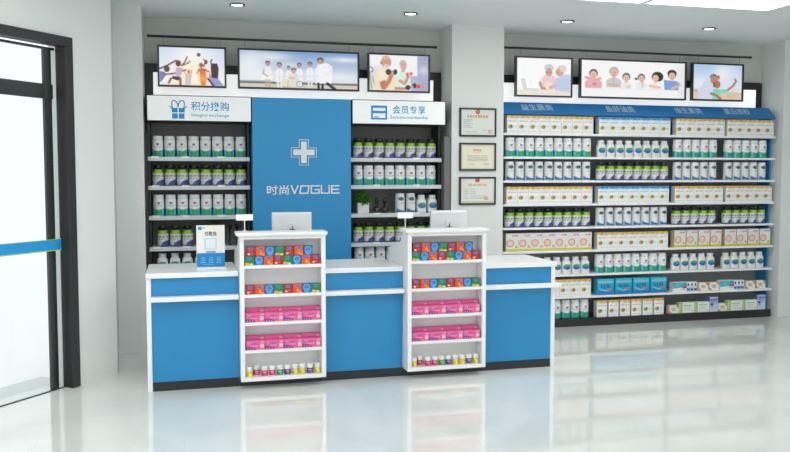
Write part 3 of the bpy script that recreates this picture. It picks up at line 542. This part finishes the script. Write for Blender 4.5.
for key, c, nm, d in (('jr', (176, 36, 36), 'red', (214, 90, 60)), ('jo', (228, 84, 30), 'orange', (240, 160, 60)), ('jb', (24, 104, 184), 'blue', (110, 180, 220)), ('jg', (28, 132, 62), 'green', (226, 170, 70))):
    p = Pic(1, 1, 20, 20, c)
    p.poly([(.25, .12), (.75, .12), (.70, .42), (.30, .42)], (90, 140, 196)); p.rect(.32, .2, .68, .32, (60, 90, 170))
    if nm == 'blue': p.ring(.5, .45, .33, .05, d); p.ring(.5, .75, .2, .05, d)
    elif nm == 'green': p.ell(.25, .88, .3, .16, d); p.ell(.72, .9, .2, .1, (230, 220, 160))
    elif nm == 'orange': p.ell(.55, .72, .16, .16, d); p.rect(.7, .85, 1, 1, (246, 180, 60))
    else: p.ell(.30, .80, .13, .10, (236, 226, 224)); p.ell(.62, .72, .14, .12, d)
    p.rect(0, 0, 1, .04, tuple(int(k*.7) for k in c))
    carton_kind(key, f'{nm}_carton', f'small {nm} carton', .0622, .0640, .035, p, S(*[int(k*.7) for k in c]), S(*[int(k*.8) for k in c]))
def pink(tall):
    p = Pic(2, 1, 48, 24, (232, 92, 152)); p.rect(0, .14, 2, .2, (240, 120, 170), .8); p.rect(0, 0, .05, 1, (150, 40, 104), .8); p.rect(1.96, 0, 2, 1, (170, 56, 118), .8); p.scribble(.25, .60, .30, .13, (90, 176, 206), .9, .16); p.scribble(.6, 1.15, .36, .15, (34, 104, 170), .9, .16)
    p.scribble(.55, 1.3, .58, .08, (248, 190, 214), .8, .12); p.poly([(0, 1), (0, .66), (.7, .70), (1.05, .90), (1.1, 1)], (142, 14, 120)); p.rect(.15, .80, .26, .92, (150, 190, 230)); p.rect(.42, .80, .53, .92, (150, 190, 230)); p.rect(.69, .82, .80, .94, (150, 190, 230)); p.rect(1.0, .955, 2, 1, (226, 180, 60))
    p.ell(1.60, .60, .08, .22, (226, 226, 236)); p.ell(1.80, .60, .08, .22, (226, 226, 236)); p.scribble(1.6, 1.95, .2, .1, (252, 210, 226), .8, .14); return p
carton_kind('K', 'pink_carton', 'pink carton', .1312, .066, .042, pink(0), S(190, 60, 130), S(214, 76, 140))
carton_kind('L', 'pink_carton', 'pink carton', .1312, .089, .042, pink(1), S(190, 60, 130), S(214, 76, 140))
for k in ('K', 'L'): pass

SRC = {}
def place(key, x, y, z, label, group):
    """first call links the source thing; later ones copy the thing and its cap"""
    name, body, capme, desc, cat = KINDS[key]
    if key not in SRC:
        o = bpy.data.objects.new(name, body); C.objects.link(o)
        if capme: c = bpy.data.objects.new('cap', capme); C.objects.link(c); c.parent = o
        SRC[key] = o
    else:
        src = SRC[key]; o = src.copy(); C.objects.link(o)
        for ch in src.children: c = ch.copy(); C.objects.link(c); c.parent = o
    o.location = (x, y, z+.0006); o.rotation_euler.z = 0
    tag(o, label, cat, group); return o
NTH = ('first', 'second', 'third', 'fourth', 'fifth', 'sixth', 'seventh', 'eighth', 'ninth', 'tenth')
BAY = {1: (3.012, 3.915), 2: (3.975, 4.765), 3: (4.832, 5.392), 4: (5.424, 5.980)}
BAYN = {1: 'leftmost bay', 2: 'second bay', 3: 'third bay', 4: 'rightmost bay'}
ROWN = ('top shelf', 'second shelf down', 'third shelf down', 'fourth shelf down', 'fifth shelf down', 'sixth shelf down', 'seventh shelf down', 'eighth shelf down', 'bottom shelf')
ROWS = [('A', 'B', 'A', 'A'), ('T', 'S', 'T', 'T'), ('O', 'D', 'O', 'O'), ('A', 'B', 'A', 'A'), ('D', 'O', 'D', 'D'), ('C', 'A', 'C', 'C'), ('S', 'T', 'S', 'S'), ('A', 'E', None, None), ('T', 'A', None, None)]
CNT = {('b', 1): 9, ('b', 2): 8, ('b', 3): 5, ('b', 4): 5, ('A', 1): 8, ('A', 2): 7, ('B', 2): 7, ('A', 3): 5, ('A', 4): 5, ('C', 1): 7, ('C', 3): 4, ('C', 4): 4, ('E', 2): 4}
for r, row in enumerate(ROWS):
    for b in (1, 2, 3, 4):
        k = row[b-1]
        if not k: continue
        x0, x1 = BAY[b]; bot = k in 'TDOS'; n = CNT[('b' if bot else k, b)]
        if r == 8 and b == 2: n = 6
        for i in range(n):
            if bot: x = x0+.052+i*(.1005 if b == 1 else .1002 if b == 2 else .1018); y = 7.405
            else:
                pitch = (x1-x0)/n
                if k == 'A' and r == 8: pitch = .1275
                x = x0+pitch*(i+.5); y = 7.385
            if b == 1 and r >= 6 and x < 3.42: continue       # behind the counter end
            place(k, x, y, RZ[r], f'{KINDS[k][3]}, {NTH[i]} from left, {ROWN[r]}, {BAYN[b]}, right shelving', f'{KINDS[k][3]}s on right shelving')
def run(x, seq, z, rown):
    cnt = {}
    tot = {k: sum(1 for s in seq if s == k) for k in seq}
    for k in seq:
        if isinstance(k, float): x += k; continue
        w = max(v.co.x for v in KINDS[k][1].vertices)*2; cnt[k] = cnt.get(k, 0)+1
        place(k, x+w/2, 7.385, z, f'{KINDS[k][3]}, {NTH[cnt[k]-1]} from left on {rown} of right shelving', f'{KINDS[k][3]}s on {rown}'); x += w+.003
run(4.832, ['P', 'N', 'N', 'N', .012, 'G', .012, 'G', .008, 'P', 'N', 'N', 'N', .016, 'G', .012, 'G'], RZ[7], 'eighth shelf down')
run(4.800, ['G', 'H', 'H', 'I', 'G', 'H', 'H', 'I'], RZ[8], 'bottom shelf')
# stretch cartons' pitch: make A/B/C/E meshes meet edge to edge in their widest bays
# left cabinets
LC = ('under the gift sign', 'under the membership sign')
def cab(side, r, key, xs, who=None):
    for i, x in enumerate(xs):
        place(key, x, 7.445, SZ[r], f'{KINDS[key][3]}, {NTH[i]} from left, {("top shelf", "second shelf", "third shelf", "fourth shelf", "lowest shelf")[r]} {LC[side]}', f'{KINDS[key][3]}s {LC[side]}')
XL = [-.181+.1007*i for i in range(8)]; XR = [1.583+.1003*i for i in range(8)]
cab(0, 0, 'T', XL); cab(0, 1, 'D', XL); cab(0, 2, 'T', XL); cab(0, 3, 'D', [-.151, -.046, .059])
cab(0, 4, 'S', [-.158, -.052, .053, .159, .52]); cab(1, 0, 'D', XR); cab(1, 1, 'T', XR)
cab(1, 2, 'O', [1.985, 2.088]); cab(1, 2, 'S', [2.192, 2.298]); cab(1, 3, 'D', XR[:]); cab(1, 4, 'T', [1.592, 1.694, 1.796, 1.9])
# tiny dark bottles behind on the third shelf
for i, x in enumerate((2.180, 2.285)):
    place('D', x, 7.555, SZ[2], f'dark bottle behind the {("left", "right")[i]} blue globe bottle under the membership sign', 'dark bottles behind globe bottles')

# plants and ornaments on the cabinet shelves
def leaves(bm, cx, cy, cz, rx, rz, n, size):
    for _ in range(n):
        th = random.uniform(0, 2*PI); ph = math.acos(random.uniform(-.5, 1)); k = random.uniform(.45, 1)
        p = Vector((cx+rx*k*math.sin(ph)*math.cos(th), cy+rx*k*math.sin(ph)*math.sin(th), cz+rz*k*math.cos(ph)))
        R = Matrix.Rotation(th, 3, 'Z') @ Matrix.Rotation(random.uniform(-.9, .9), 3, 'Y') @ Matrix.Rotation(random.uniform(-.8, .8), 3, 'X')
        s = size*random.uniform(.7, 1.2)
        pts = [(-.1, 0, 0), (.35, -.32, .06), (1, 0, -.1), (.35, .32, .06)]
        top = [bm.verts.new(p+R @ (Vector(q)*s)) for q in pts]; low = [bm.verts.new(p+R @ ((Vector(q)+Vector((0, 0, -.04)))*s)) for q in pts]
        bm.faces.new(top); bm.faces.new(low[::-1])
        for a in range(4): bm.faces.new([top[a], low[a], low[(a+1) % 4], top[(a+1) % 4]])
def potted(x, y, z, label, wpot, hpot, rx, rz, n, size, cz):
    t = thing('potted_plant', label, 'plant', (x, y, z+.0005))
    bm = bmesh.new(); a = wpot/2
    prism(bm, [(-a, 0), (a, 0), (a*1.06, hpot), (-a*1.06, hpot)], -a, a, 'y'); obj('pot', bm, POT, t, bevel=.003)
    bm = bmesh.new(); lathe(bm, [(a*.9, hpot), (a*.88, hpot+.004)], 16); obj('soil', bm, SOIL, t)
    bm = bmesh.new()
    for _ in range(14):
        th = random.uniform(0, 2*PI); cyl(bm, (a*.4*math.cos(th), a*.4*math.sin(th), hpot), (rx*.6*math.cos(th), rx*.6*math.sin(th), cz+rz*.2), .0015, seg=5)
    obj('stems', bm, LEAF, t)
    bm = bmesh.new(); leaves(bm, 0, 0, cz, rx, rz, n, size); obj('foliage', bm, LEAF, t)
potted(1.625, 7.445, SZ[2], 'bushy green plant in square white pot under the membership sign', .105, .095, .070, .105, 420, .028, .115)
potted(.287, 7.47, SZ[3], 'small green plant behind the payment sign on the cabinet shelf', .07, .08, .085, .075, 170, .045, .128)
for i, x in enumerate((.424, .483)):
    t = thing('slender_candlestick', f'slender black candlestick with flared top, {("left", "right")[i]} of the pair under the gift sign', 'candlestick', (x, 7.445, SZ[3]+.0005), 'pair of black candlesticks')
    bm = bmesh.new(); lathe(bm, [(.022, 0), (.022, .004), (.006, .010), (.005, .02), (.005, .13), (.008, .145), (.019, .172), (.019, .176)], 18); obj('stem', bm, GLOSSB, t, smooth=True)
    bm = bmesh.new(); lathe(bm, [(.014, .1765), (.014, .180)], 16); obj('top_dish', bm, GLOSSB, t)
for i, x in enumerate((1.762, 1.836)):
    t = thing('stoppered_jar', f'small dark glass jar with tall black stopper, {("left", "right")[i]} of the two beside the plant', 'jar', (x, 7.445, SZ[2]+.0005), 'dark stoppered jars')
    bm = bmesh.new(); lathe(bm, [(.028, 0), (.031, .004), (.031, .045), (.022, .055), (.010, .062), (.009, .072)], 20); obj('jar_body', bm, SMOKE, t, smooth=True)
    bm = bmesh.new(); lathe(bm, [(.007, .072), (.008, .078), (.016, .092), (.017, .125), (.012, .140), (.006, .143)], 18); obj('stopper', bm, GLOSSB, t, smooth=True)

# ============================================================ COUNTER
def counter(x0, x1, label, lend=0, rend=0):
    t = thing('counter_unit', label, 'counter', ((x0+x1)/2, 6.15, 0), 'blue and white counter units')
    a = x0+(.033 if lend else .0); b = x1-(.033 if rend else .0)
    if lend: box('end_panel', x0, x0+.032, 5.845, 6.44, 0, .7855, WHITE, t, bevel=.002)
    if rend: box('end_panel', x1-.032, x1, 5.845, 6.44, 0, .7855, WHITE, t, bevel=.002)
    box('worktop', x0-(.002 if lend else 0), x1+(.008 if rend else 0), 5.83, 6.45, .786, .822, WHITE, t, bevel=.004)
    box('fascia_panel', a, b, 5.855, 5.873, .662, .7855, BLUE, t)
    box('ledge', a if lend else x0, x1+.02 if rend else b, 5.775, 5.844 if rend else 5.854, .630, .661, WHITE, t, bevel=.003)
    box('front_panel', a, b, 5.858, 5.876, .062, .6295, BLUE, t)
    box('kickboard', a, b, 5.852, 5.90, 0, .0615, KICK, t)
    box('rear_rail', a, b, 6.41, 6.43, .5, .7855, WHITE, t)
    return t
counter(-.236, .384, 'left end counter unit with blue front and white top', lend=1)
counter(.987, 1.580, 'middle blue-fronted counter unit between the two display racks')
counter(2.190, 2.806, 'right end counter unit with blue front and white top', rend=1)
TZ = (.87, .668, .473, .279, .086)
def rack(x0, x1, label):
    t = thing('counter_display_rack', label, 'display rack', ((x0+x1)/2, 5.95, 0), 'display racks set in the counter')
    prof = [(5.72, .060), (5.72, 1.068), (5.862, 1.068), (5.93, 1.0), (6.28, .925), (6.31, .83), (6.31, .060)]
    for a in (x0, x1-.030):
        bm = bmesh.new(); prism(bm, prof, a, a+.030, 'x'); bmesh.ops.translate(bm, vec=-t.location, verts=bm.verts[:]); obj('side_panel', bm, WHITE, t, bevel=.002)
    bm = bmesh.new(); bx(bm, x0-.024, x1+.010, 5.690, 5.875, 1.078, 1.100); bx(bm, x0-.012, x1+.005, 5.705, 5.865, 1.0685, 1.078)
    bmesh.ops.translate(bm, vec=-t.location, verts=bm.verts[:]); obj('top_board', bm, WHITE, t, bevel=.003)
    box('top_rail', x0+.0305, x1-.0305, 5.722, 5.740, 1.050, 1.068, WHITE, t)
    box('back_panel', x0+.0305, x1-.0305, 5.846, 5.860, .087, 1.068, WHITE, t)
    for z in TZ[:-1]: box('shelf', x0+.0305, x1-.0305, 5.722, 5.8455, z-.021, z, WHITE, t)
    box('base_board', x0+.0305, x1-.0305, 5.722, 5.8455, .060, .086, WHITE, t)
    box('kickboard', x0+.002, x1-.002, 5.852, 5.90, 0, .0595, KICK, t)
    return t
racks = ((.388, .984, 'left'), (1.584, 2.188, 'right'))
for x0, x1, sd in racks:
    rack(x0, x1, f'{sd} white open display rack of small cartons set into the counter')
    g = f'{sd} counter rack'; a = x0+.034
    for i, k in enumerate(('jg', 'jb', 'jo', 'jr', 'jg', 'jb', 'jo', 'jr')):
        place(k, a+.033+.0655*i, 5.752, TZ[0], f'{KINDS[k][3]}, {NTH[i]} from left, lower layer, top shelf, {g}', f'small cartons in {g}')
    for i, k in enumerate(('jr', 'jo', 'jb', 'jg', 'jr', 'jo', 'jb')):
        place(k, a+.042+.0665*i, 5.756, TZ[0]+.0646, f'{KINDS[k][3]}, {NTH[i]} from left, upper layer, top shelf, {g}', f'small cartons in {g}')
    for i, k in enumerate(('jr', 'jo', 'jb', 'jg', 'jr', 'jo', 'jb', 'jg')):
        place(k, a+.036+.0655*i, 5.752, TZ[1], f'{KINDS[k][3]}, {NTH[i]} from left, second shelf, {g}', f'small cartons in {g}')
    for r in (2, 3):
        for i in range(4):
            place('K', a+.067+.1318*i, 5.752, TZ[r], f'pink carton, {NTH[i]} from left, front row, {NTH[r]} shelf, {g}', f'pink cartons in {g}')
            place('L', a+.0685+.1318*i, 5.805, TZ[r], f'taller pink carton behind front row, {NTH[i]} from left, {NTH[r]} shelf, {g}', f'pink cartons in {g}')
    for i, k in enumerate(('my', 'mp', 'mp', 'mp', 'mg', 'mv', 'my', 'my', 'mv', 'my')):
        place(k, a+.026+.0533*i, 5.765 if i != 1 else 5.80, TZ[4], f'{KINDS[k][3]}, {NTH[i]} from left, bottom shelf, {g}', f'pill bottles in {g}')

# monitors behind the racks (seen from the back)
for x, sd in ((.808, 'left'), (2.045, 'right')):
    t = thing('computer_monitor', f'white computer monitor seen from behind, above the {sd} counter rack', 'monitor', (x, 6.17, .8228), 'counter monitors')
    bm = bmesh.new(); bx(bm, -.078, .078, -.05, .07, 0, .008); obj('stand_base', bm, CASE, t, bevel=.003)
    bm = bmesh.new(); bx(bm, -.020, .020, -.012, 0, .008, .27); bx(bm, -.030, .030, -.012, .0, .255, .315); obj('stand_neck', bm, CASE, t, bevel=.002)
    bm = bmesh.new(); prism(bm, [(.001, .19), (.001, .376), (.012, .391), (.034, .391), (.034, .18), (.012, .18)], -.148, .148, 'x'); obj('rear_casing', bm, CASE, t, bevel=.004)
    bm = bmesh.new(); bx(bm, -.138, .138,   .0345, .037, .19, .381); obj('screen', bm, SCREENB, t)
    bm = bmesh.new(); bx(bm, -.003, .003, -.0135, -.0125, .262, .29); obj('cable_slot', bm, SCREENB, t)
# little sign cards on rods
for x, sd in ((.433, 'left'), (1.598, 'right')):
    t = thing('card_stand', f'small white card on a thin rod standing on the {sd} rack top', 'sign', (x, 5.84, 1.1005), 'little card stands')
    bm = bmesh.new(); lathe(bm, [(.022, 0), (.022, .003), (.006, .005)], 20); obj('base', bm, WHITE, t)
    bm = bmesh.new(); cyl(bm, (0, 0, .004), (0, 0, .085), .0035, seg=10); obj('rod', bm, WHITE, t)
    bm = bmesh.new(); bx(bm, -.058, .058, -.003, .003, .0755, .118); obj('card', bm, mat('white_card', S(252, 252, 252), .5), t)
# payment sign on the left counter top
t = thing('payment_sign', 'upright white and blue payment sign standing on the left counter top', 'sign', (.205, 5.99, .8225))
bm = bmesh.new(); prism(bm, [(-.03, 0), (.03, 0), (.02, .018), (-.02, .018)], -.10, .108, 'x'); obj('base', bm, mat('sign_foot', S(214, 222, 226), .3), t, bevel=.002)
p = Pic(228, 335, 72, 104, (236, 234, 230), 74, 47)
p.rect(74, 272, 304, 384, (20, 128, 196)); p.rect(88, 58, 116, 84, (30, 140, 206)); p.scribble(118, 146, 68, 9, (90, 100, 112), .8, 9)
p.rect(138, 152, 236, 243, (170, 206, 226)); p.rect(147, 160, 228, 236, (228, 232, 234)); p.rect(152, 255, 226, 270, (30, 120, 190)); p.scribble(160, 220, 262, 6, (200, 226, 240), .8, 10)
for cx in (126, 190, 252):
    p.rect(cx-13, 306, cx+13, 334, (110, 190, 228)); p.rect(cx-8, 311, cx+8, 329, (30, 132, 198)); p.scribble(cx-20, cx+20, 348, 8, (150, 206, 236), .8, 9)
p.scribble(120, 215, 366, 5, (150, 206, 236), .7, 9)
pic_sheet('sign_board', p, .106, .302, .843, 1.137, 5.982, PRINT, t, .008)
bk = box('rear_sheet', .106, .302, 5.9915, 5.997, .8406, 1.137, WHITE, t)
text('付款处', 'lettering', TEXTD, t, .162, .248, 1.062, 1.094, 5.9815, .001, .01)

# ============================================================ CERTIFICATES on the centre pillar
def cert(z0, z1, pic, label):
    t = thing('framed_certificate', label, 'certificate', (2.696, 7.29, z0), 'framed certificates on the pillar')
    x0, x1, e = 2.515, 2.877, .016; bm = bmesh.new()
    for a in ((x0, x1, z0, z0+e), (x0, x1, z1-e, z1), (x0, x0+e, z0+e, z1-e), (x1-e, x1, z0+e, z1-e)): bx(bm, a[0], a[1], 7.280, 7.2985, a[2], a[3])
    bmesh.ops.translate(bm, vec=-t.location, verts=bm.verts[:]); obj('frame', bm, FRAME, t)
    pic_sheet('paper', pic, x0+e, x1-e, z0+e, z1-e, 7.287, PRINT, t, .006)
p = Pic(330, 248, 70, 54, (224, 226, 220), 70, 100); p.ell(233, 122, 22, 22, (190, 30, 30)); p.ell(233, 120, 9, 9, (226, 170, 50)); p.scribble(130, 335, 166, 26, (206, 160, 60), .9, 26)
for i, y in enumerate((200, 216, 235, 254, 272)): p.scribble(92, 190-(i % 2)*30, y, 6, (120, 120, 120), .7, 12)
p.ring(355, 312, 17, 3, (206, 90, 100)); p.ell(355, 312, 6, 6, (206, 90, 100)); p.scribble(90, 230, 318, 6, (130, 130, 130), .6, 12); p.scribble(280, 330, 300, 6, (130, 130, 130), .6, 12)
cert(1.847, 2.113, p, 'framed certificate with red emblem and gold title, topmost on the pillar')
p = Pic(205, 140, 60, 42, (214, 206, 176), 45, 38); p.rect(54, 46, 242, 172, (236, 230, 206)); p.scribble(122, 172, 70, 9, (206, 60, 40), .9, 10); p.scribble(118, 176, 82, 4, (206, 170, 110), .7, 8)
for y in (102, 112, 122, 130): p.scribble(84, 212, y, 4, (130, 126, 120), .7, 9)
p.scribble(90, 130, 150, 3, (120, 120, 110), .6, 7); p.scribble(182, 214, 150, 4, (80, 80, 76), .7, 7)
cert(1.530, 1.790, p, 'framed cream certificate with red title, middle one on the pillar')
p = Pic(205, 142, 60, 42, (222, 222, 206), 45, 256); p.rect(50, 390, 245, 396, (190, 190, 110), .8); p.rect(52, 262, 240, 388, (228, 228, 222)); p.ell(146, 264, 14, 14, (204, 30, 30)); p.ell(146, 262, 5, 5, (230, 170, 60)); p.scribble(92, 202, 292, 12, (214, 164, 60), .9, 14)
for y in (318, 330, 342, 356, 368): p.scribble(62, 90, y, 3, (130, 130, 130), .6, 6); p.scribble(102, 190 if y > 350 else 140, y, 4, (130, 130, 130), .6, 9)
p.ring(200, 370, 9, 2, (206, 80, 90)); p.scribble(190, 212, 370, 3, (206, 90, 96), .7, 5)
cert(1.212, 1.473, p, 'framed certificate with red emblem, lowest one on the pillar')

# ============================================================ CAMERA, WORLD, LIGHT
f = 825; yaw = math.atan(215/826); pitch = math.atan(52/f)
cam = bpy.data.cameras.new('camera'); co = bpy.data.objects.new('camera', cam); C.objects.link(co)
cam.sensor_fit = 'HORIZONTAL'; cam.sensor_width = 36; cam.lens = f/790*36; cam.clip_start = .05
co.location = (0, 0, 1.5); co.rotation_euler = (PI/2-pitch, 0, -yaw)
bpy.context.scene.camera = co
w = bpy.data.worlds.new('sky'); bpy.context.scene.world = w; w.use_nodes = True
b = w.node_tree.nodes['Background']; b.inputs[0].default_value = (.96, .985, 1, 1); b.inputs[1].default_value = 1.2
vs = bpy.context.scene.view_settings; vs.view_transform = 'Standard'; vs.look = 'None'; vs.gamma = 1; vs.use_curve_mapping = False; vs.exposure = -.07
